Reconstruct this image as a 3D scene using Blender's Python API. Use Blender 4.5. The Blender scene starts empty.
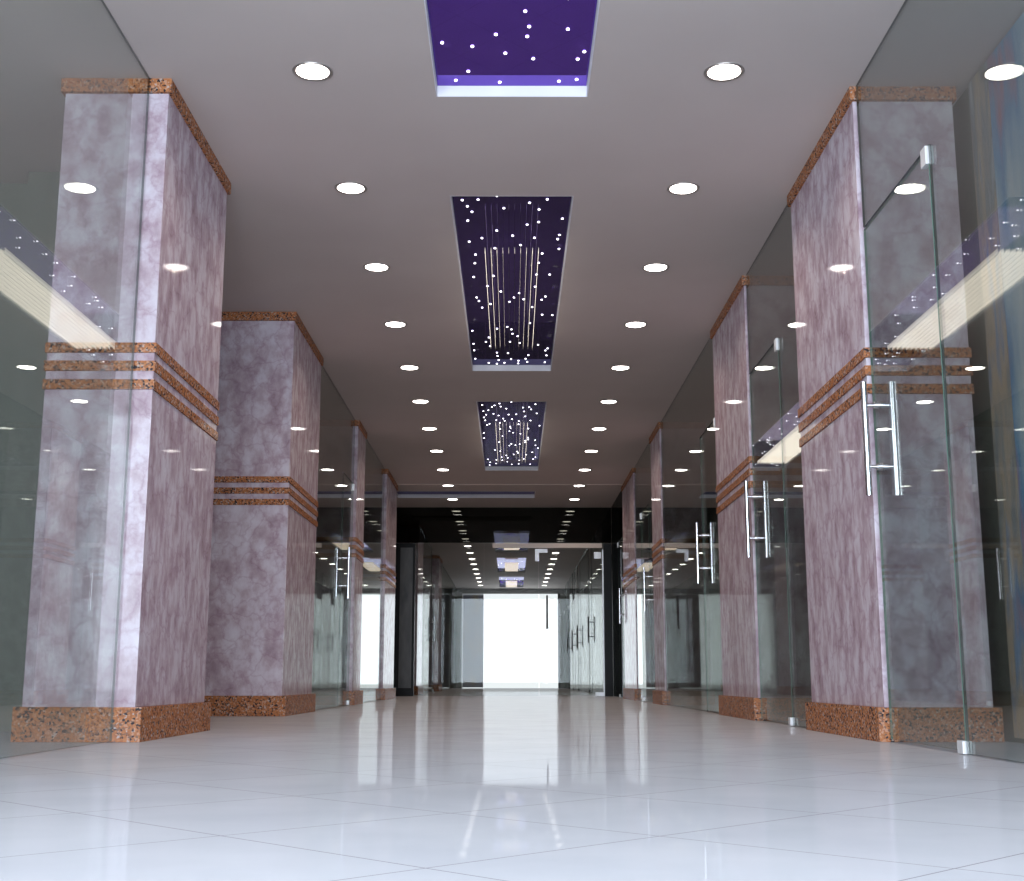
import bpy, bmesh, math, random
from mathutils import Vector, Matrix
random.seed(7)
SC = bpy.context.scene
COL = SC.collection
C = 2.848            # ceiling height
CAM_H = 0.248

# ------------------------------------------------------------------ camera
cam_d = bpy.data.cameras.new('camera'); cam = bpy.data.objects.new('camera', cam_d); COL.objects.link(cam)
cam_d.sensor_fit = 'HORIZONTAL'; cam_d.sensor_width = 36.0
cam_d.lens = 1264.17 / 1024 * 36.0
cam_d.clip_start = 0.02; cam_d.clip_end = 300
cam.location = (0, 0, CAM_H)
_p = 0.18677; _yaw = 0.00032
_R = Matrix.Rotation(-_yaw, 3, 'Z') @ Matrix.Rotation(math.pi/2 + _p, 3, 'X') @ Matrix.Rotation(0.00088, 3, 'Z')
cam.rotation_euler = _R.to_euler()
SC.camera = cam

# ------------------------------------------------------------------ world, daylight, exposure
wd = bpy.data.worlds.new('daylight'); SC.world = wd; wd.use_nodes = True
bg = wd.node_tree.nodes['Background']
bg.inputs[0].default_value = (0.92, 0.955, 1.0, 1); bg.inputs[1].default_value = 1.2
SC.view_settings.view_transform = 'Standard'; SC.view_settings.look = 'None'
SC.view_settings.gamma = 1.0; SC.view_settings.use_curve_mapping = False
SC.view_settings.exposure = 0.0
SC.cycles.max_bounces = 12; SC.cycles.glossy_bounces = 8; SC.cycles.transparent_max_bounces = 48
SC.cycles.diffuse_bounces = 5; SC.cycles.transmission_bounces = 4
SC.cycles.sample_clamp_indirect = 6.0
SC.cycles.caustics_reflective = False; SC.cycles.caustics_refractive = False

def area(name, loc, rot, sx, sy, power, col):
    l = bpy.data.lights.new(name, 'AREA'); l.shape = 'RECTANGLE'; l.size = sx; l.size_y = sy
    l.energy = power; l.color = col
    o = bpy.data.objects.new(name, l); o.location = loc; o.rotation_euler = rot; COL.objects.link(o); return o
# daylight entering by the street entrance behind the camera, and by the far one
area('entrance_daylight', (0, -1.6, 1.45), (math.radians(90), 0, 0), 8.0, 2.6, 1020, (0.78, 0.87, 1.0))
area('far_entrance_daylight', (0.27, 37.6, 1.4), (math.radians(-90), 0, 0), 2.1, 2.6, 20, (0.85, 0.92, 1.0))

# ------------------------------------------------------------------ materials
def new_mat(name):
    m = bpy.data.materials.new(name); m.use_nodes = True
    nt = m.node_tree; b = nt.nodes['Principled BSDF']
    return m, nt, b
def simple(name, col, rough=0.5, metal=0.0, spec=0.5, emis=None, es=0):
    m, nt, b = new_mat(name)
    b.inputs['Base Color'].default_value = (*col, 1); b.inputs['Roughness'].default_value = rough
    b.inputs['Metallic'].default_value = metal; b.inputs['Specular IOR Level'].default_value = spec
    if emis:
        b.inputs['Emission Color'].default_value = (*emis, 1); b.inputs['Emission Strength'].default_value = es
    return m
def N(nt, t, **kw):
    n = nt.nodes.new(t)
    for k, v in kw.items(): setattr(n, k, v)
    return n
def ramp(nt, stops, interp='LINEAR'):
    r = N(nt, 'ShaderNodeValToRGB'); r.color_ramp.interpolation = interp
    e = r.color_ramp.elements
    while len(e) < len(stops): e.new(0.5)
    for i, (p, c) in enumerate(stops):
        e[i].position = p; e[i].color = (*c, 1)
    return r
def math_n(nt, op, a, b=None):
    n = N(nt, 'ShaderNodeMath', operation=op)
    for i, x in enumerate((a, b)):
        if x is None: continue
        if isinstance(x, (int, float)): n.inputs[i].default_value = x
        else: nt.links.new(x, n.inputs[i])
    return n.outputs[0]

def polished(nt, b, rough, base, graze, power):
    # diffuse body plus a sharp polish that grows towards grazing angles
    out = nt.nodes['Material Output']
    g = N(nt, 'ShaderNodeNewGeometry')
    dp = N(nt, 'ShaderNodeVectorMath', operation='DOT_PRODUCT')
    nt.links.new(g.outputs['Normal'], dp.inputs[0]); nt.links.new(g.outputs['Incoming'], dp.inputs[1])
    c = math_n(nt, 'ABSOLUTE', dp.outputs['Value'])
    fac = math_n(nt, 'ADD', math_n(nt, 'MULTIPLY', math_n(nt, 'POWER', math_n(nt, 'SUBTRACT', 1.0, c), power), graze), base)
    gl = N(nt, 'ShaderNodeBsdfGlossy'); gl.inputs['Roughness'].default_value = rough; gl.inputs[0].default_value = (0.96, 0.97, 1, 1)
    mx = N(nt, 'ShaderNodeMixShader'); nt.links.new(fac, mx.inputs[0])
    nt.links.new(b.outputs[0], mx.inputs[1]); nt.links.new(gl.outputs[0], mx.inputs[2]); nt.links.new(mx.outputs[0], out.inputs[0])
    b.inputs['Specular IOR Level'].default_value = 0.0; b.inputs['Roughness'].default_value = 0.8
def marble_mat():
    m, nt, b = new_mat('veined_marble')
    g = N(nt, 'ShaderNodeNewGeometry')
    n1 = N(nt, 'ShaderNodeTexNoise'); n1.inputs['Scale'].default_value = 9; n1.inputs['Detail'].default_value = 6
    nt.links.new(g.outputs['Position'], n1.inputs['Vector'])
    mx = N(nt, 'ShaderNodeMix', data_type='VECTOR'); mx.inputs[0].default_value = 0.2
    nt.links.new(g.outputs['Position'], mx.inputs[4]); nt.links.new(n1.outputs['Color'], mx.inputs[5])
    v = N(nt, 'ShaderNodeTexVoronoi', feature='DISTANCE_TO_EDGE'); v.inputs['Scale'].default_value = 7.5
    nt.links.new(mx.outputs[1], v.inputs['Vector'])
    r1 = ramp(nt, [(0.0, (0.84, 0.77, 0.80)), (0.03, (0.92, 0.88, 0.90)), (0.09, (1, 1, 1))])
    nt.links.new(v.outputs['Distance'], r1.inputs[0])
    n2 = N(nt, 'ShaderNodeTexNoise'); n2.inputs['Scale'].default_value = 9; n2.inputs['Detail'].default_value = 9
    n2.inputs['Roughness'].default_value = 0.62
    mp = N(nt, 'ShaderNodeMapping'); mp.inputs['Scale'].default_value = (1.0, 1.5, 0.7)
    nt.links.new(g.outputs['Position'], mp.inputs['Vector']); nt.links.new(mp.outputs[0], n2.inputs['Vector'])
    r2 = ramp(nt, [(0.30, (0.37, 0.275, 0.32)), (0.46, (0.50, 0.405, 0.46)), (0.56, (0.60, 0.535, 0.60)), (0.72, (0.68, 0.65, 0.71))])
    nt.links.new(n2.outputs['Fac'], r2.inputs[0])
    mm = N(nt, 'ShaderNodeMix', data_type='RGBA', blend_type='MULTIPLY'); mm.inputs[0].default_value = 1
    nt.links.new(r2.outputs[0], mm.inputs[6]); nt.links.new(r1.outputs[0], mm.inputs[7])
    nt.links.new(mm.outputs[2], b.inputs['Base Color'])
    polished(nt, b, 0.045, 0.016, 0.76, 8.0)
    return m
def granite_mat():
    m, nt, b = new_mat('orange_speckled_granite')
    g = N(nt, 'ShaderNodeNewGeometry')
    v = N(nt, 'ShaderNodeTexVoronoi'); v.inputs['Scale'].default_value = 125
    nt.links.new(g.outputs['Position'], v.inputs['Vector'])
    sep = N(nt, 'ShaderNodeSeparateColor'); nt.links.new(v.outputs['Color'], sep.inputs[0])
    r = ramp(nt, [(0.0, (0.035, 0.03, 0.035)), (0.13, (0.20, 0.12, 0.09)), (0.24, (0.40, 0.155, 0.065)), (0.45, (0.46, 0.19, 0.08)),
                  (0.66, (0.34, 0.13, 0.06)), (0.80, (0.50, 0.27, 0.17)), (0.95, (0.46, 0.38, 0.34))], 'CONSTANT')
    nt.links.new(sep.outputs[0], r.inputs[0]); nt.links.new(r.outputs[0], b.inputs['Base Color'])
    polished(nt, b, 0.08, 0.02, 0.35, 8.0)
    return m
def floor_mat():
    m, nt, b = new_mat('polished_white_porcelain')
    g = N(nt, 'ShaderNodeNewGeometry')
    mp = N(nt, 'ShaderNodeMapping', vector_type='POINT'); mp.inputs['Rotation'].default_value = (0, 0, math.radians(45))
    nt.links.new(g.outputs['Position'], mp.inputs['Vector'])
    s = N(nt, 'ShaderNodeSeparateXYZ'); nt.links.new(mp.outputs[0], s.inputs[0])
    # rotated: X' = (x-y)/sqrt2, Y' = (x+y)/sqrt2 ; joints at X' = -0.83-0.5k, Y' = 1.172+0.5k
    def joint(o, off):
        a = math_n(nt, 'ADD', o, off + 50.0)
        f = math_n(nt, 'FRACT', math_n(nt, 'DIVIDE', a, 0.5))
        d = math_n(nt, 'ABSOLUTE', math_n(nt, 'SUBTRACT', f, 0.5))
        return math_n(nt, 'GREATER_THAN', d, 0.4965)
    j = math_n(nt, 'MAXIMUM', joint(s.outputs[0], 0.83), joint(s.outputs[1], -1.168))
    n2 = N(nt, 'ShaderNodeTexNoise'); n2.inputs['Scale'].default_value = 3.0; n2.inputs['Detail'].default_value = 6
    nt.links.new(g.outputs['Position'], n2.inputs['Vector'])
    r = ramp(nt, [(0.3, (0.49, 0.505, 0.54)), (0.7, (0.545, 0.56, 0.59))])
    nt.links.new(n2.outputs['Fac'], r.inputs[0])
    mx = N(nt, 'ShaderNodeMix', data_type='RGBA'); nt.links.new(j, mx.inputs[0])
    nt.links.new(r.outputs[0], mx.inputs[6]); mx.inputs[7].default_value = (0.30, 0.29, 0.31, 1)
    nt.links.new(mx.outputs[2], b.inputs['Base Color'])
    polished(nt, b, 0.03, 0.006, 0.36, 8.0)
    return m
def glass_mat(name, tint, boost=1.0):
    m = bpy.data.materials.new(name); m.use_nodes = True; nt = m.node_tree; nt.nodes.clear()
    out = N(nt, 'ShaderNodeOutputMaterial')
    g = N(nt, 'ShaderNodeNewGeometry')
    dp = N(nt, 'ShaderNodeVectorMath', operation='DOT_PRODUCT')
    nt.links.new(g.outputs['Normal'], dp.inputs[0]); nt.links.new(g.outputs['Incoming'], dp.inputs[1])
    c = math_n(nt, 'ABSOLUTE', dp.outputs['Value'])
    p5 = math_n(nt, 'POWER', math_n(nt, 'SUBTRACT', 1.0, c), 4.2)
    fac = math_n(nt, 'MINIMUM', math_n(nt, 'MULTIPLY', math_n(nt, 'ADD', math_n(nt, 'MULTIPLY', p5, 0.72), 0.045), boost), 1.0)
    t = N(nt, 'ShaderNodeBsdfTransparent'); t.inputs[0].default_value = (*tint, 1)
    gl = N(nt, 'ShaderNodeBsdfGlossy'); gl.inputs['Roughness'].default_value = 0.0; gl.inputs[0].default_value = (0.95, 0.97, 0.96, 1)
    mx = N(nt, 'ShaderNodeMixShader'); nt.links.new(fac, mx.inputs[0]); nt.links.new(t.outputs[0], mx.inputs[1]); nt.links.new(gl.outputs[0], mx.inputs[2])
    nt.links.new(mx.outputs[0], out.inputs[0])
    return m
def ceiling_mat():
    m, nt, b = new_mat('matt_ceiling_paint')
    g = N(nt, 'ShaderNodeNewGeometry')
    n2 = N(nt, 'ShaderNodeTexNoise'); n2.inputs['Scale'].default_value = 1.2; n2.inputs['Detail'].default_value = 4
    nt.links.new(g.outputs['Position'], n2.inputs['Vector'])
    r = ramp(nt, [(0.3, (0.60, 0.53, 0.51)), (0.7, (0.64, 0.57, 0.55))])
    nt.links.new(n2.outputs['Fac'], r.inputs[0]); nt.links.new(r.outputs[0], b.inputs['Base Color'])
    b.inputs['Roughness'].default_value = 0.75; b.inputs['Specular IOR Level'].default_value = 0.2
    return m
def poster_mat(name, cols, seed, sx=9, sz=1.6):
    m, nt, b = new_mat(name)
    g = N(nt, 'ShaderNodeNewGeometry')
    mp = N(nt, 'ShaderNodeMapping'); mp.inputs['Scale'].default_value = (sx, sx, sz); mp.inputs['Location'].default_value = (seed, seed*.7, seed*.3)
    nt.links.new(g.outputs['Position'], mp.inputs['Vector'])
    n2 = N(nt, 'ShaderNodeTexNoise'); n2.inputs['Scale'].default_value = 1.0; n2.inputs['Detail'].default_value = 3
    nt.links.new(mp.outputs[0], n2.inputs['Vector'])
    k = len(cols)
    r = ramp(nt, [(0.30 + 0.4*i/(k-1), c) for i, c in enumerate(cols)])
    nt.links.new(n2.outputs['Fac'], r.inputs[0]); nt.links.new(r.outputs[0], b.inputs['Base Color'])
    b.inputs['Roughness'].default_value = 0.4
    return m

M = dict(
    marble=marble_mat(), granite=granite_mat(), floor=floor_mat(), ceil=ceiling_mat(),
    glass=glass_mat('green_grey_glass', (0.83, 0.85, 0.83), 1.15),
    clear=glass_mat('clear_glass', (0.88, 0.895, 0.88), 0.3),
    dark_glass=glass_mat('smoked_glass', (0.20, 0.205, 0.19), 0.4),
    glass_edge=simple('dark_glass_edge', (0.03, 0.045, 0.04), 0.25),
    door_edge=simple('green_glass_edge', (0.13, 0.22, 0.18), 0.25),
    steel=simple('brushed_steel', (0.80, 0.80, 0.82), 0.22, 1.0),
    chrome=simple('chrome', (0.85, 0.85, 0.86), 0.08, 1.0),
    patch=simple('satin_patch_steel', (0.80, 0.82, 0.84), 0.35, 0.3),
    white=simple('white_reveal_paint', (0.86, 0.86, 0.92), 0.6),
    ring=simple('satin_lamp_ring', (0.45, 0.42, 0.40), 0.35, 0.8),
    lens=simple('lamp_lens', (1, 1, 1), 0.4, emis=(1.0, 0.93, 0.86), es=13),
    star=simple('fibre_star', (1, 1, 1), 0.4, emis=(0.98, 0.95, 1.0), es=5),
    fin=simple('added_cream_glow', (0.85, 0.80, 0.70), 0.5, emis=(1.0, 0.92, 0.83), es=1.35),  # glow of the added fins, there for the beams in the glass
    softpanel=simple('cream_light_panel', (0.8, 0.7, 0.6), 0.5, emis=(1.0, 0.80, 0.62), es=0.75),
    wallgrey=simple('green_grey_wall', (0.17, 0.18, 0.16), 0.5),
    walldark=simple('dark_brown_wall', (0.045, 0.042, 0.036), 0.3),
    silhouette_steel=simple('backlit_steel', (0.02, 0.02, 0.022), 0.45, 0.0, 0.2),  # far door metal, its backlit silhouette put into the colour
    black=simple('gloss_black', (0.006, 0.006, 0.006), 0.35, 0.0, 0.12),
    grayposter=poster_mat('grey_notice_print', [(0.02, 0.022, 0.022), (0.06, 0.06, 0.058), (0.035, 0.035, 0.034)], 3, 6, 2),
    bluegrey=poster_mat('blue_grey_film', [(0.18, 0.15, 0.18), (0.16, 0.18, 0.24), (0.20, 0.20, 0.24), (0.24, 0.20, 0.15)], 11, 2.5, 1.6),
    mural=poster_mat('mural_print', [(0.60, 0.64, 0.68), (0.26, 0.30, 0.32), (0.55, 0.44, 0.32), (0.16, 0.32, 0.55), (0.60, 0.25, 0.22)], 5.3, 7, 1.4),
    mural2=poster_mat('mural_print_blue', [(0.75, 0.80, 0.82), (0.45, 0.60, 0.72), (0.14, 0.36, 0.62), (0.62, 0.20, 0.20)], 1.7, 5, 1.1),
    cream=simple('cream_rail', (0.80, 0.70, 0.62), 0.3),
)
def purple_mat(tint, body):
    m = bpy.data.materials.new('purple_mirror_glass'); m.use_nodes = True; nt = m.node_tree; nt.nodes.clear()
    out = N(nt, 'ShaderNodeOutputMaterial')
    gl = N(nt, 'ShaderNodeBsdfGlossy'); gl.inputs['Roughness'].default_value = 0.0; gl.inputs[0].default_value = tint
    df = N(nt, 'ShaderNodeBsdfDiffuse'); df.inputs[0].default_value = body
    lw = N(nt, 'ShaderNodeLayerWeight'); lw.inputs['Blend'].default_value = 0.5
    g2 = N(nt, 'ShaderNodeBsdfGlossy'); g2.inputs['Roughness'].default_value = 0.0; g2.inputs[0].default_value = (0.9, 0.9, 1.0, 1)
    geo = N(nt, 'ShaderNodeNewGeometry')
    dp = N(nt, 'ShaderNodeVectorMath', operation='DOT_PRODUCT')
    nt.links.new(geo.outputs['Normal'], dp.inputs[0]); nt.links.new(geo.outputs['Incoming'], dp.inputs[1])
    c = math_n(nt, 'ABSOLUTE', dp.outputs['Value'])
    fac = math_n(nt, 'ADD', math_n(nt, 'MULTIPLY', math_n(nt, 'POWER', math_n(nt, 'SUBTRACT', 1.0, c), 5.0), 0.45), 0.015)
    add = N(nt, 'ShaderNodeAddShader'); nt.links.new(gl.outputs[0], add.inputs[0]); nt.links.new(df.outputs[0], add.inputs[1])
    mx = N(nt, 'ShaderNodeMixShader'); nt.links.new(fac, mx.inputs[0]); nt.links.new(add.outputs[0], mx.inputs[1]); nt.links.new(g2.outputs[0], mx.inputs[2])
    nt.links.new(mx.outputs[0], out.inputs[0])
    return m
M['purple'] = purple_mat((0.035, 0.018, 0.12, 1), (0.008, 0.004, 0.03, 1))
M['purple_floorlit'] = purple_mat((0.12, 0.058, 0.36, 1), (0.035, 0.014, 0.13, 1))  # same purple glass, brightened by a near floor reflection put into its tint

# ------------------------------------------------------------------ mesh helpers
def box_bm(bm, x0, x1, y0, y1, z0, z1, bev=0.0, mi=0):
    r = bmesh.ops.create_cube(bm, size=1.0)
    vs = r['verts']
    bmesh.ops.scale(bm, verts=vs, vec=(x1-x0, y1-y0, z1-z0))
    bmesh.ops.translate(bm, verts=vs, vec=((x0+x1)/2, (y0+y1)/2, (z0+z1)/2))
    fs = {f for v in vs for f in v.link_faces}
    for f in fs: f.material_index = mi
    if bev > 0:
        es = {e for v in vs for e in v.link_edges}
        bmesh.ops.bevel(bm, geom=list(es), offset=bev, segments=2, affect='EDGES', profile=0.7)
def rod_bm(bm, a, b, r, seg=16):
    a, b = Vector(a), Vector(b); d = b - a
    q = d.to_track_quat('Z', 'Y').to_matrix().to_4x4()
    mat = Matrix.Translation((a + b)/2) @ q
    bmesh.ops.create_cone(bm, cap_ends=True, segments=seg, radius1=r, radius2=r, depth=d.length, matrix=mat)
def obj(name, bm, mat, parent=None, smooth=False):
    me = bpy.data.meshes.new(name); bm.normal_update(); bm.to_mesh(me); bm.free()
    for x in (mat if isinstance(mat, (list, tuple)) else [mat]): me.materials.append(x)
    if smooth:
        for p in me.polygons: p.use_smooth = True
        try: me.set_sharp_from_angle(angle=math.radians(40))
        except Exception: pass
    o = bpy.data.objects.new(name, me); COL.objects.link(o)
    if parent:
        o.parent = parent
        if parent.type == 'EMPTY' and parent.get('at'):
            pass
    return o
def box(name, dims, mat, parent=None, bev=0.0, smooth=False):
    bm = bmesh.new(); box_bm(bm, *dims, bev=bev); return obj(name, bm, mat, parent, smooth)
def thing(name, label, cat, loc=(0, 0, 0), group=None, kind=None):
    o = bpy.data.objects.new(name, None); COL.objects.link(o); o.location = loc
    o.empty_display_size = 0.1
    o['label'] = label; o['category'] = cat
    if group: o['group'] = group
    if kind: o['kind'] = kind
    return o
def tag(o, label, cat, group=None, kind=None):
    o['label'] = label; o['category'] = cat
    if group: o['group'] = group
    if kind: o['kind'] = kind
    return o
def struct(name, dims, mat, bev=0):
    o = box(name, dims, mat, bev=bev); o['kind'] = 'structure'; return o
def dup(root, loc, label, group=None):
    r = root.copy(); COL.objects.link(r); r.location = loc; r['label'] = label
    if group: r['group'] = group
    for ch in list(root.children):
        c = ch.copy(); COL.objects.link(c); c.parent = r
        for g in list(ch.children):
            d = g.copy(); COL.objects.link(d); d.parent = c
    return r
ORD = ['first', 'second', 'third', 'fourth', 'fifth', 'sixth', 'seventh', 'eighth', 'ninth', 'tenth', 'eleventh', 'twelfth',
       'thirteenth', 'fourteenth', 'fifteenth', 'sixteenth', 'seventeenth', 'eighteenth', 'nineteenth', 'twentieth', 'twenty-first',
       'twenty-second', 'twenty-third', 'twenty-fourth', 'twenty-fifth', 'twenty-sixth']

# ------------------------------------------------------------------ setting
Y0, Y1, YE = -3.6, 37.0, 19.3
struct('floor', (-6.2, 6.2, Y0, 37.4, -0.12, 0.0), M['floor'])

# ceiling: one slab with the star recesses cut out
RECS = [(-0.345, 0.345, 1.36, 5.355), (-0.34, 0.34, 6.55, 10.55), (-0.34, 0.34, 11.76, 15.81), (-1.66, 0.34, 17.62, 18.27),
        (-0.34, 0.34, 22.4, 26.3), (-0.34, 0.34, 27.5, 31.3), (-0.34, 0.34, 32.7, 36.4)]
bm = bmesh.new()
ys = sorted({Y0, 37.4, *[r[2] for r in RECS], *[r[3] for r in RECS]})
for a, b in zip(ys[:-1], ys[1:]):
    hit = [r for r in RECS if r[2] <= a + 1e-6 and r[3] >= b - 1e-6]
    if hit:
        box_bm(bm, -6.2, hit[0][0], a, b, C, C+0.14); box_bm(bm, hit[0][1], 6.2, a, b, C, C+0.14)
    else:
        box_bm(bm, -6.2, 6.2, a, b, C, C+0.14)
ce = obj('ceiling', bm, M['ceil']); ce['kind'] = 'structure'
struct('trim_1', (-1.56, 1.53, 16.955, 16.985, C-0.004, C+0.01), M['cream'])

# outer and shop walls
struct('wall_left', (-6.2, -6.05, Y0, 37.4, 0, C), M['wallgrey'])
struct('wall_right', (2.035, 2.25, Y0, 17.1, 0, C), M['wallgrey'])
struct('wall_left_near_shop_back', (-6.05, -2.02, 6.38, 6.5, 0, C), M['wallgrey'])
struct('wall_left_shop_partition', (-2.52, -1.97, 6.22, 6.38, 0, C), M['wallgrey'])
struct('wall_left_second_bay', (-2.40, -2.26, 6.5, 17.1, 0, C), M['walldark'])
struct('wall_left_passage', (-6.05, -2.26, 17.1, 17.2, 0, C), M['walldark'])
struct('wall_right_passage', (2.12, 2.25, 17.1, 37.0, 0, C), M['black'])
struct('wall_left_far', (-2.25, -2.07, 19.45, 37.0, 0, C), M['walldark'])
struct('wall_left_passage_far', (-6.05, -1.80, 19.3, 19.45, 0, C), M['black'])
# far end wall round the bright entrance
bm = bmesh.new()
box_bm(bm, -6.05, -1.43, 37.0, 37.15, 0, C); box_bm(bm, 1.40, 2.25, 37.0, 37.15, 0, C)
box_bm(bm, -1.43, 1.40, 37.0, 37.15, 2.70, C)
e = obj('wall_far_end', bm, M['wallgrey']); e['kind'] = 'structure'

# ------------------------------------------------------------------ star recesses
def recess(i, r, nstar, label, louvre=None):
    x0, x1, y0, y1 = r
    t = thing('star_ceiling_panel', label, 'ceiling panel', ((x0+x1)/2, (y0+y1)/2, C), 'star ceiling panels along the corridor')
    cx, cy = (x0+x1)/2, (y0+y1)/2
    bx = lambda d: (d[0]-cx, d[1]-cx, d[2]-cy, d[3]-cy, d[4]-C, d[5]-C)
    box('mirror_panel', bx((x0+.002, x1-.002, y0+.002, y1-.002, C+0.052, C+0.06)), M['purple_floorlit' if i == 0 else 'purple'], t)
    bm = bmesh.new(); th = 0.006
    box_bm(bm, *bx((x0+.001, x0+th, y0+.001, y1-.001, C-0.0, C+0.052))); box_bm(bm, *bx((x1-th, x1-.001, y0+.001, y1-.001, C, C+0.052)))
    box_bm(bm, *bx((x0+th, x1-th, y0+.001, y0+th, C, C+0.052))); box_bm(bm, *bx((x0+th, x1-th, y1-th, y1-.001, C, C+0.052)))
    obj('white_reveal', bm, M['white'], t)
    if nstar:
        bm = bmesh.new(); bmesh.ops.create_uvsphere(bm, u_segments=8, v_segments=5, radius=0.0075)
        bmesh.ops.scale(bm, verts=bm.verts[:], vec=(1, 1, 0.6))
        s0 = obj('star_light', bm, M['star'], t, smooth=True)
        pts = []
        rnd = random.Random(31 + i)
        while len(pts) < nstar:
            p = (rnd.uniform(x0+.03, x1-.03), rnd.uniform(max(y0, 3.9)+.04 if i == 0 else y0+.04, y1-.04))
            if all((p[0]-q[0])**2 + (p[1]-q[1])**2 > 0.065**2 for q in pts): pts.append(p)
        for k, p in enumerate(pts):
            s = s0 if k == 0 else s0.copy()
            if k: COL.objects.link(s); s.parent = t
            s.location = (p[0]-cx, p[1]-cy, 0.050)
    if louvre:
        ya, yb, solid = louvre
        bm = bmesh.new(); bm2 = bmesh.new()
        if solid:
            box_bm(bm, *bx((-0.15, 0.15, ya, yb, 2.745, 2.765)))
        else:  # added glowing fins, shaped to show as cream beams in the side glass
            for k in range(10):
                x = -0.16 + 0.32*k/9
                box_bm(bm, *bx((x-0.0004, x+0.0004, ya, yb, 2.744, 2.780)))
                for za, zb in ((2.742, 2.744), (2.780, 2.782)): box_bm(bm2, *bx((x-0.0008, x+0.0008, ya, yb, za, zb)))
        lv = obj('cream_panel_or_added_fins', bm, M['softpanel' if solid else 'fin'], t)
        if solid: bm2.free()
        else: obj('added_fin_edging', bm2, M['black'], lv)
        bm = bmesh.new()
        for yy in (ya+0.3, yb-0.3):
            for xx in (-0.12, 0.12):
                rod_bm(bm, (xx-cx, yy-cy, 2.765-C), (xx-cx, yy-cy, 0.052), 0.0012, 6)
        obj('suspension_wire', bm, M['steel'], lv)
    return t
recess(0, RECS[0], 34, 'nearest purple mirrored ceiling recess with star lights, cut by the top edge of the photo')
recess(1, RECS[1], 84, 'second purple starlit ceiling recess, the long one between the nearest two and the farthest', (7.2, 9.45, False))
recess(2, RECS[2], 84, 'third, smaller starlit ceiling recess above the middle of the corridor', (12.4, 14.7, False))
recess(3, RECS[3], 0, 'narrow transverse dark purple ceiling recess with white edge before the glass partition')
recess(4, RECS[4], 12, 'first ceiling recess seen through the glass partition', (22.6, 24.8, True))
recess(5, RECS[5], 12, 'middle ceiling recess of those beyond the glass partition', (27.7, 29.8, True))
recess(6, RECS[6], 12, 'farthest ceiling recess, near the bright entrance', (32.9, 35.0, True))

# ------------------------------------------------------------------ downlights
def make_downlight(label):
    t = thing('recessed_downlight', label, 'ceiling light', (0, 0, C), 'round recessed downlights in two rows')
    bm = bmesh.new()          # sloping steel trim ring
    prof = [(0.072, 0.012), (0.0725, -0.001), (0.079, -0.004), (0.087, -0.003), (0.089, 0.001)]
    n = 40; rings = []
    for r, z in prof:
        rings.append([bm.verts.new((r*math.cos(2*math.pi*k/n), r*math.sin(2*math.pi*k/n), z)) for k in range(n)])
    for a, b in zip(rings[:-1], rings[1:]):
        for k in range(n): bm.faces.new((a[k], a[(k+1) % n], b[(k+1) % n], b[k]))
    obj('trim_ring', bm, M['ring'], t, smooth=True)
    bm = bmesh.new()
    bmesh.ops.create_cone(bm, cap_ends=True, segments=40, radius1=0.071, radius2=0.071, depth=0.004, matrix=Matrix.Translation((0, 0, 0.001)))
    obj('lens', bm, M['lens'], t)
    return t
XC, HW, LY0, LS = 0.028, 0.896, 5.112, 1.3304
first = None
def lamp_at(x, y, k):
    l = bpy.data.lights.new('downlight_beam', 'SPOT'); l.energy = 15.5 if y < YE else 6; l.color = (1.0, 0.77, 0.62)
    l.spot_size = math.radians(150); l.spot_blend = 0.9; l.shadow_soft_size = 0.0
    o = bpy.data.objects.new('downlight_beam', l); o.location = (x, y, C-0.03); COL.objects.link(o)
for k in range(-1, 24):
    y = LY0 + k*LS
    if 18.9 < y < 19.6: continue
    for sx, side in ((-1, 'left'), (1, 'right')):
        if k < 0: where = f'{side} row downlight nearest the viewer, just above the top edge of the photo'
        elif y < YE: where = f'{ORD[k]} round downlight from the front in the {side} row of the near corridor'
        else: where = f'{ORD[k-11]} round downlight beyond the glass partition in the {side} row'
        loc = (XC + sx*HW, y, C)
        if first is None:
            first = make_downlight(where); first.location = loc
        else: dup(first, loc, where)
        lamp_at(loc[0], y, k)

# ------------------------------------------------------------------ pillars
def pillar(xi, xo, y0, y1, label, bands=True):
    """xi: corridor face, xo: outer face"""
    s = 1 if xi > 0 else -1
    cx, cy = (xi+xo)/2, (y0+y1)/2
    t = thing('marble_pillar', label, 'pillar', (cx, cy, 0), 'marble clad pillars along the corridor', 'thing')
    hx, hy = abs(xo-xi)/2, (y1-y0)/2
    box('marble_shaft', (-hx, hx, -hy, hy, 0.137, 2.785), M['marble'], t, 0.002)
    box('granite_plinth', (-hx-0.03, hx+0.03, -hy-0.018, hy+0.02, 0.0, 0.137), M['granite'], t, 0.003)
    box('granite_crown', (-hx-0.015, hx+0.015, -hy-0.02, hy+0.02, 2.785, C), M['granite'], t, 0.002)
    if bands:
        for z0, z1 in ((1.447, 1.490), (1.527, 1.571), (1.606, 1.650)):
            box('granite_band', (-hx-0.008, hx+0.008, -hy-0.008, hy+0.008, z0, z1), M['granite'], t, 0.002)
    return t
pillar(-1.513, -1.968, 5.195, 6.36, 'nearest left marble pillar, tall in front with orange granite bands')
pillar(-1.565, -2.20, 8.79, 10.1, 'second marble pillar on the left, its pale lavender front face open to view')
pillar(-1.565, -2.03, 12.65, 13.33, 'third marble pillar on the left, behind the glass beside the tall door handle')
pillar(-1.565, -2.03, 15.70, 17.1, 'fourth marble pillar on the left, last before the dark partition')
pillar(1.520, 1.965, 5.265, 6.53, 'nearest right marble pillar with orange bands behind the front glass door')
pillar(1.520, 1.98, 7.95, 9.26, 'second marble pillar on the right, behind the second glass door handle')
pillar(1.520, 1.98, 12.75, 13.6, 'third marble pillar on the right along the glass shopfronts')
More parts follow.
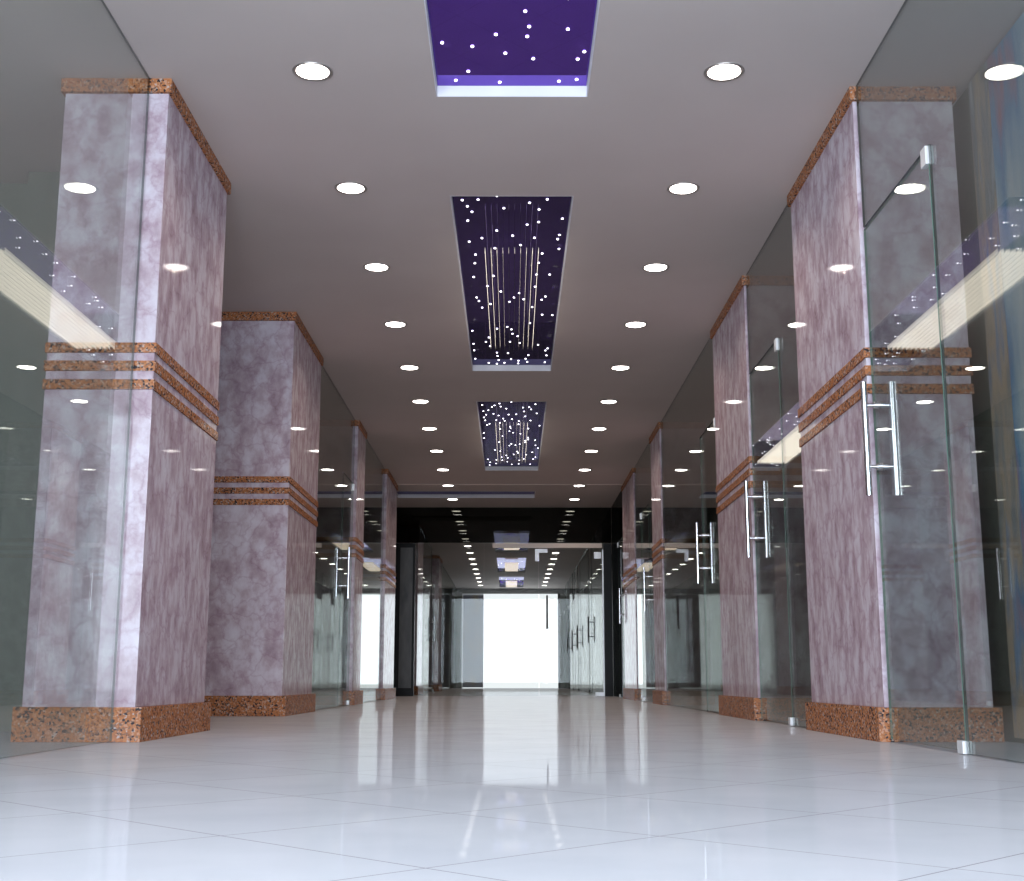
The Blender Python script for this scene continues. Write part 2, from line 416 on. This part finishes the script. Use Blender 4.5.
pillar(1.520, 1.98, 15.60, 17.2, 'fourth marble pillar on the right, slim and far, just before the black panel')
pillar(-1.55, -2.03, 21.0, 22.2, 'far marble pillar on the left beyond the glass partition', False)
pillar(-1.55, -2.03, 27.0, 28.2, 'farthest marble pillar on the left beyond the partition', False)

# ------------------------------------------------------------------ glass
GT = 0.010
COUNT = {}
def next_name(kind):
    COUNT[kind] = COUNT.get(kind, 0) + 1
    return f'{kind}_{COUNT[kind]}'
def pane_bm(x, y0, y1, z0, z1):
    """pane in the plane x = const; the thin rim carries the edge material"""
    bm = bmesh.new(); box_bm(bm, x-GT/2, x+GT/2, y0, y1, z0, z1)
    bm.normal_update()
    for f in bm.faces: f.material_index = 0 if abs(f.normal.x) > 0.5 else 1
    return bm
def fixed_pane(x, y0, y1, label, z0=0.004, z1=C-0.002, mat='glass', group='fixed glass shopfront panes'):
    o = obj(next_name('window'), pane_bm(0, -(y1-y0)/2, (y1-y0)/2, z0, z1), [M[mat], M['glass_edge']])
    o.location = (x, (y0+y1)/2, 0)
    return tag(o, label, 'glass pane', group, 'structure')
def notched_pane(x, pts, label, mat='glass'):
    y_mid = sum(p[0] for p in pts)/len(pts)
    bm = bmesh.new()
    a = [bm.verts.new((-GT/2, y-y_mid, z)) for y, z in pts]; b = [bm.verts.new((GT/2, y-y_mid, z)) for y, z in pts]
    bm.faces.new(a); bm.faces.new(b[::-1])
    n = len(pts)
    for k in range(n):
        f = bm.faces.new((a[k], b[k], b[(k+1) % n], a[(k+1) % n])); f.material_index = 1
    bmesh.ops.recalc_face_normals(bm, faces=bm.faces[:])
    o = obj(next_name('window'), bm, [M[mat], M['glass_edge']]); o.location = (x, y_mid, 0)
    return tag(o, label, 'glass pane', 'fixed glass shopfront panes', 'structure')
def handle(parent, x, y, z0, z1, px, axis='x', mat='steel'):
    """back to back pull handle: two bars, two stand-offs through the glass"""
    bm = bmesh.new()
    for sx in (-0.06, 0.06):
        if axis == 'x': rod_bm(bm, (x+sx, y, z0), (x+sx, y, z1), 0.0125, 18)
        else: rod_bm(bm, (x, y+sx, z0), (x, y+sx, z1), 0.0125, 18)
    hd = obj('pull_handle', bm, M[mat], parent, smooth=True)
    for zz in (z0+0.12, z1-0.10):
        bm = bmesh.new()
        if axis == 'x':
            rod_bm(bm, (x-0.06, y, zz), (x+0.06, y, zz), 0.008, 14)
            for sx in (-1, 1): rod_bm(bm, (x+sx*0.005, y, zz), (x+sx*0.020, y, zz), 0.016, 18)
        else:
            rod_bm(bm, (x, y-0.06, zz), (x, y+0.06, zz), 0.008, 14)
            for sx in (-1, 1): rod_bm(bm, (x, y+sx*0.005, zz), (x, y+sx*0.020, zz), 0.016, 18)
        obj('standoff', bm, M[mat], hd, smooth=True)
    return hd
DOOR_H = 2.17
def glass_door(x, y0, y1, hy, pivot_y, label, mat='glass', hz=(0.995, 1.475), metal='steel', group='glass shop doors with tall pull handles'):
    cy = (y0+y1)/2
    t = thing(next_name('door'), label, 'glass door', (x, cy, 0), group, 'structure')
    obj('pane', pane_bm(0, y0-cy+0.002, y1-cy-0.002, 0.012, DOOR_H), [M[mat], M['door_edge']], t)
    handle(t, 0, hy-cy, hz[0], hz[1], 0, 'x', metal)
    s = 1 if pivot_y < cy else -1
    a, b = sorted((pivot_y-cy, pivot_y-cy+s*0.055))
    box('patch_fitting', (-0.016, 0.016, a, b, 0.002, 0.045), M['patch' if metal == 'steel' else metal], t, 0.002)
    box('patch_fitting', (-0.016, 0.016, a, b, DOOR_H-0.06, DOOR_H+0.01), M['patch'], t, 0.002)
    return t
def transom(x, y0, y1, label, mat='glass'):
    return fixed_pane(x, y0, y1, label, DOOR_H+0.012, C-0.002, mat, 'glass transoms over the doors')
XR, XL = 1.535, -1.598
# right side
T, B, D = C-0.002, 0.004, DOOR_H+0.012
notched_pane(XR, [(Y0+.05, B), (4.362, B), (4.362, D), (5.235, D), (5.235, T), (Y0+.05, T)], 'largest glass pane at the right edge, in front of the coloured mural and over the nearest door')
glass_door(XR, 4.37, 5.235, 5.165, 4.37, 'nearest glass door on the right, largest steel handle beside the front pillar')
notched_pane(XR, [(6.555, B), (7.03, B), (7.03, D), (7.93, D), (7.93, T), (6.555, T)], 'tinted pane just behind the nearest right pillar, reaching over the second door')
glass_door(XR, 7.04, 7.93, 7.86, 7.04, 'second glass door on the right, between the two front pillars')
glass_door(XR, 9.29, 10.09, 10.02, 9.29, 'third glass door on the right, just past the second pillar')
notched_pane(XR, [(9.29, D), (10.10, D), (10.10, B), (12.725, B), (12.725, T), (9.29, T)], 'long tinted pane before the third right pillar, reaching over the third door')
notched_pane(XR, [(13.625, B), (14.02, B), (14.02, D), (14.91, D), (14.91, B), (15.575, B), (15.575, T), (13.625, T)], 'last tinted pane on the right, standing round the fourth door')
glass_door(XR, 14.03, 14.9, 14.1, 14.9, 'fourth glass door on the right, small steel handle before the last pillar')
glass_door(XR, 17.28, 18.15, 17.36, 18.15, 'dark glass door at the far right beside the black end panel', 'dark_glass')
fixed_pane(XR, 18.16, 19.26, 'smoked glass pane joining the end partition on the right', mat='dark_glass')
fixed_pane(XR, 17.28, 18.155, 'smoked glass transom over the dark far right door', D, T, 'dark_glass')
# left side
fixed_pane(XL, Y0+.05, 5.175, 'large glass pane at the left edge, covering most of the front pillar')
notched_pane(XL, [(10.125, B), (11.86, B), (11.86, D), (12.625, D), (12.625, T), (10.125, T)], 'tinted pane left of the tall left door handle, reaching over that door')
glass_door(XL, 11.87, 12.625, 11.96, 12.625, 'glass door on the left wall, with the only steel handle there')
fixed_pane(XL, 13.355, 15.675, 'tinted glass pane between the third and fourth left pillars')
# beyond the partition
yy = 19.6
for hy, nm in ((24.25, 'nearest'), (28.25, 'second'), (30.75, 'third'), (33.2, 'fourth'), (35.9, 'farthest')):
    a = hy - 0.07
    fixed_pane(1.52, yy+0.005, a-0.012, f'glass pane leading up to the {nm} door beyond the partition on the right', mat='clear')
    glass_door(1.52, a, a+0.85, hy, a+0.85, f'{nm} glass door on the right beyond the partition, dark handle against daylight', 'clear', (0.93, 1.42), 'silhouette_steel', 'far glass doors on the right')
    yy = a + 0.86
fixed_pane(-1.6, 19.6, 20.95, 'clear glass pane on the left just beyond the partition', mat='clear')
glass_door(-1.6, 25.4, 26.25, 25.5, 26.25, 'glass door on the left beyond the partition', 'clear')
fixed_pane(-1.6, 22.25, 25.39, 'glass pane on the left beyond the partition, before the far left door', mat='clear')
fixed_pane(-1.6, 28.25, 36.9, 'longest glass pane at the far left, beyond the farthest pillar', mat='clear')

# ------------------------------------------------------------------ end partition at y = 19.3
def ypane(name, x0, x1, z0, z1, y, mat, label, cat, group=None):
    bm = bmesh.new(); box_bm(bm, -(x1-x0)/2, (x1-x0)/2, -GT/2, GT/2, z0, z1); bm.normal_update()
    for f in bm.faces: f.material_index = 0 if abs(f.normal.y) > 0.5 else 1
    o = obj(next_name('window'), bm, [M[mat], M['glass_edge']]); o.location = ((x0+x1)/2, y, 0)
    return tag(o, label, cat, group, 'structure')
ypane('transom_pane', -1.80, 1.53, 2.30, C-0.002, YE, 'dark_glass', 'dark smoked glass transom across the corridor end under the ceiling', 'glass pane')
ypane('glass_pane', -1.46, -0.42, 0.004, 2.29, YE, 'clear', 'clear fixed pane left in the end partition beside the black panel', 'glass pane', 'partition panes')
ypane('glass_pane', -0.415, 0.41, 0.004, 2.29, YE, 'clear', 'clear pane in the end partition in front of the bright entrance', 'glass pane', 'partition panes')
t = thing(next_name('door'), 'glass door in the end partition with a dark handle against the bright entrance', 'glass door', (0.9, YE, 0), None, 'structure')
bm = bmesh.new(); box_bm(bm, -0.48, 0.48, -GT/2, GT/2, 0.012, 2.20); bm.normal_update()
for f in bm.faces: f.material_index = 0 if abs(f.normal.y) > 0.5 else 1
obj('pane', bm, [M['clear'], M['glass_edge']], t)
handle(t, -0.36, 0, 1.0, 1.50, 0, 'y', 'silhouette_steel')
bm = bmesh.new(); box_bm(bm, -0.54, -0.35, -0.016, 0.016, 2.15, 2.205); box_bm(bm, -0.54, -0.48, -0.016, 0.016, 2.02, 2.15)
obj('corner_patch_fitting', bm, M['patch'], t)
box('patch_fitting', (0.36, 0.47, -0.016, 0.016, 2.06, 2.16), M['patch'], t, 0.002)
box('patch_fitting', (0.36, 0.50, -0.016, 0.016, 0.002, 0.06), M['patch'], t, 0.002)
box('edge_strip', (0.482, 0.50, -0.012, 0.012, 0.06, 2.20), M['patch'], t)
o = box('header_rail', (-0.85, 0.82, -0.02, 0.02, 2.22, 2.29), M['cream'], bev=0.003); o.location = (0.56, YE-0.04, 0)
tag(o, 'pale cream rail over the glass door in the end partition', 'rail')
# black panel with a dim grey notice on the left of the partition
o = box('black_panel', (-1.80, -1.465, YE-0.06, YE+0.05, 0.0, 2.29), M['black'], bev=0.003)
tag(o, 'tall glossy black panel at the left end of the glass partition', 'panel')
o = box('notice_poster', (-1.69, -1.50, YE-0.066, YE-0.061, 0.12, 2.22), M['grayposter'])
tag(o, 'dim tall grey poster on the black panel', 'poster')
o = box('black_panel', (1.40, 1.525, YE-0.04, YE+0.05, 0.0, 2.29), M['black'], bev=0.003)
tag(o, 'narrow black panel at the right end of the glass partition', 'panel')

# far entrance: blue grey filmed leaf on the left of the bright opening, thin frame
t = thing(next_name('door'), 'blue grey leaf left of the bright white far entrance', 'door', (-1.115, 36.98, 0), None, 'structure')
box('panel', (-0.285, 0.305, -0.02, 0.02, 0.02, 2.66), M['bluegrey'], t)
bm = bmesh.new()
box_bm(bm, -0.315, -0.285, -0.025, 0.025, 0.0, 2.70); box_bm(bm, -0.285, 0.305, -0.025, 0.025, 2.66, 2.70)
obj('frame', bm, M['patch'], t)
o = box('entrance_post', (1.345, 1.40, 36.96, 37.02, 0, 2.70), M['black']); tag(o, 'slim dark post at the right of the bright far entrance', 'post')

# mural and banners on the right shop wall
o = box('mural_panel', (2.018, 2.035, 4.985, 5.205, 0.02, C-0.01), M['mural']); tag(o, 'brown and grey upright mural strip beside the front right pillar', 'mural')
o = box('mural_panel', (2.018, 2.035, 2.0, 4.98, 0.02, C-0.01), M['mural2']); tag(o, 'blue and red mural on the shop wall at the right edge', 'mural')
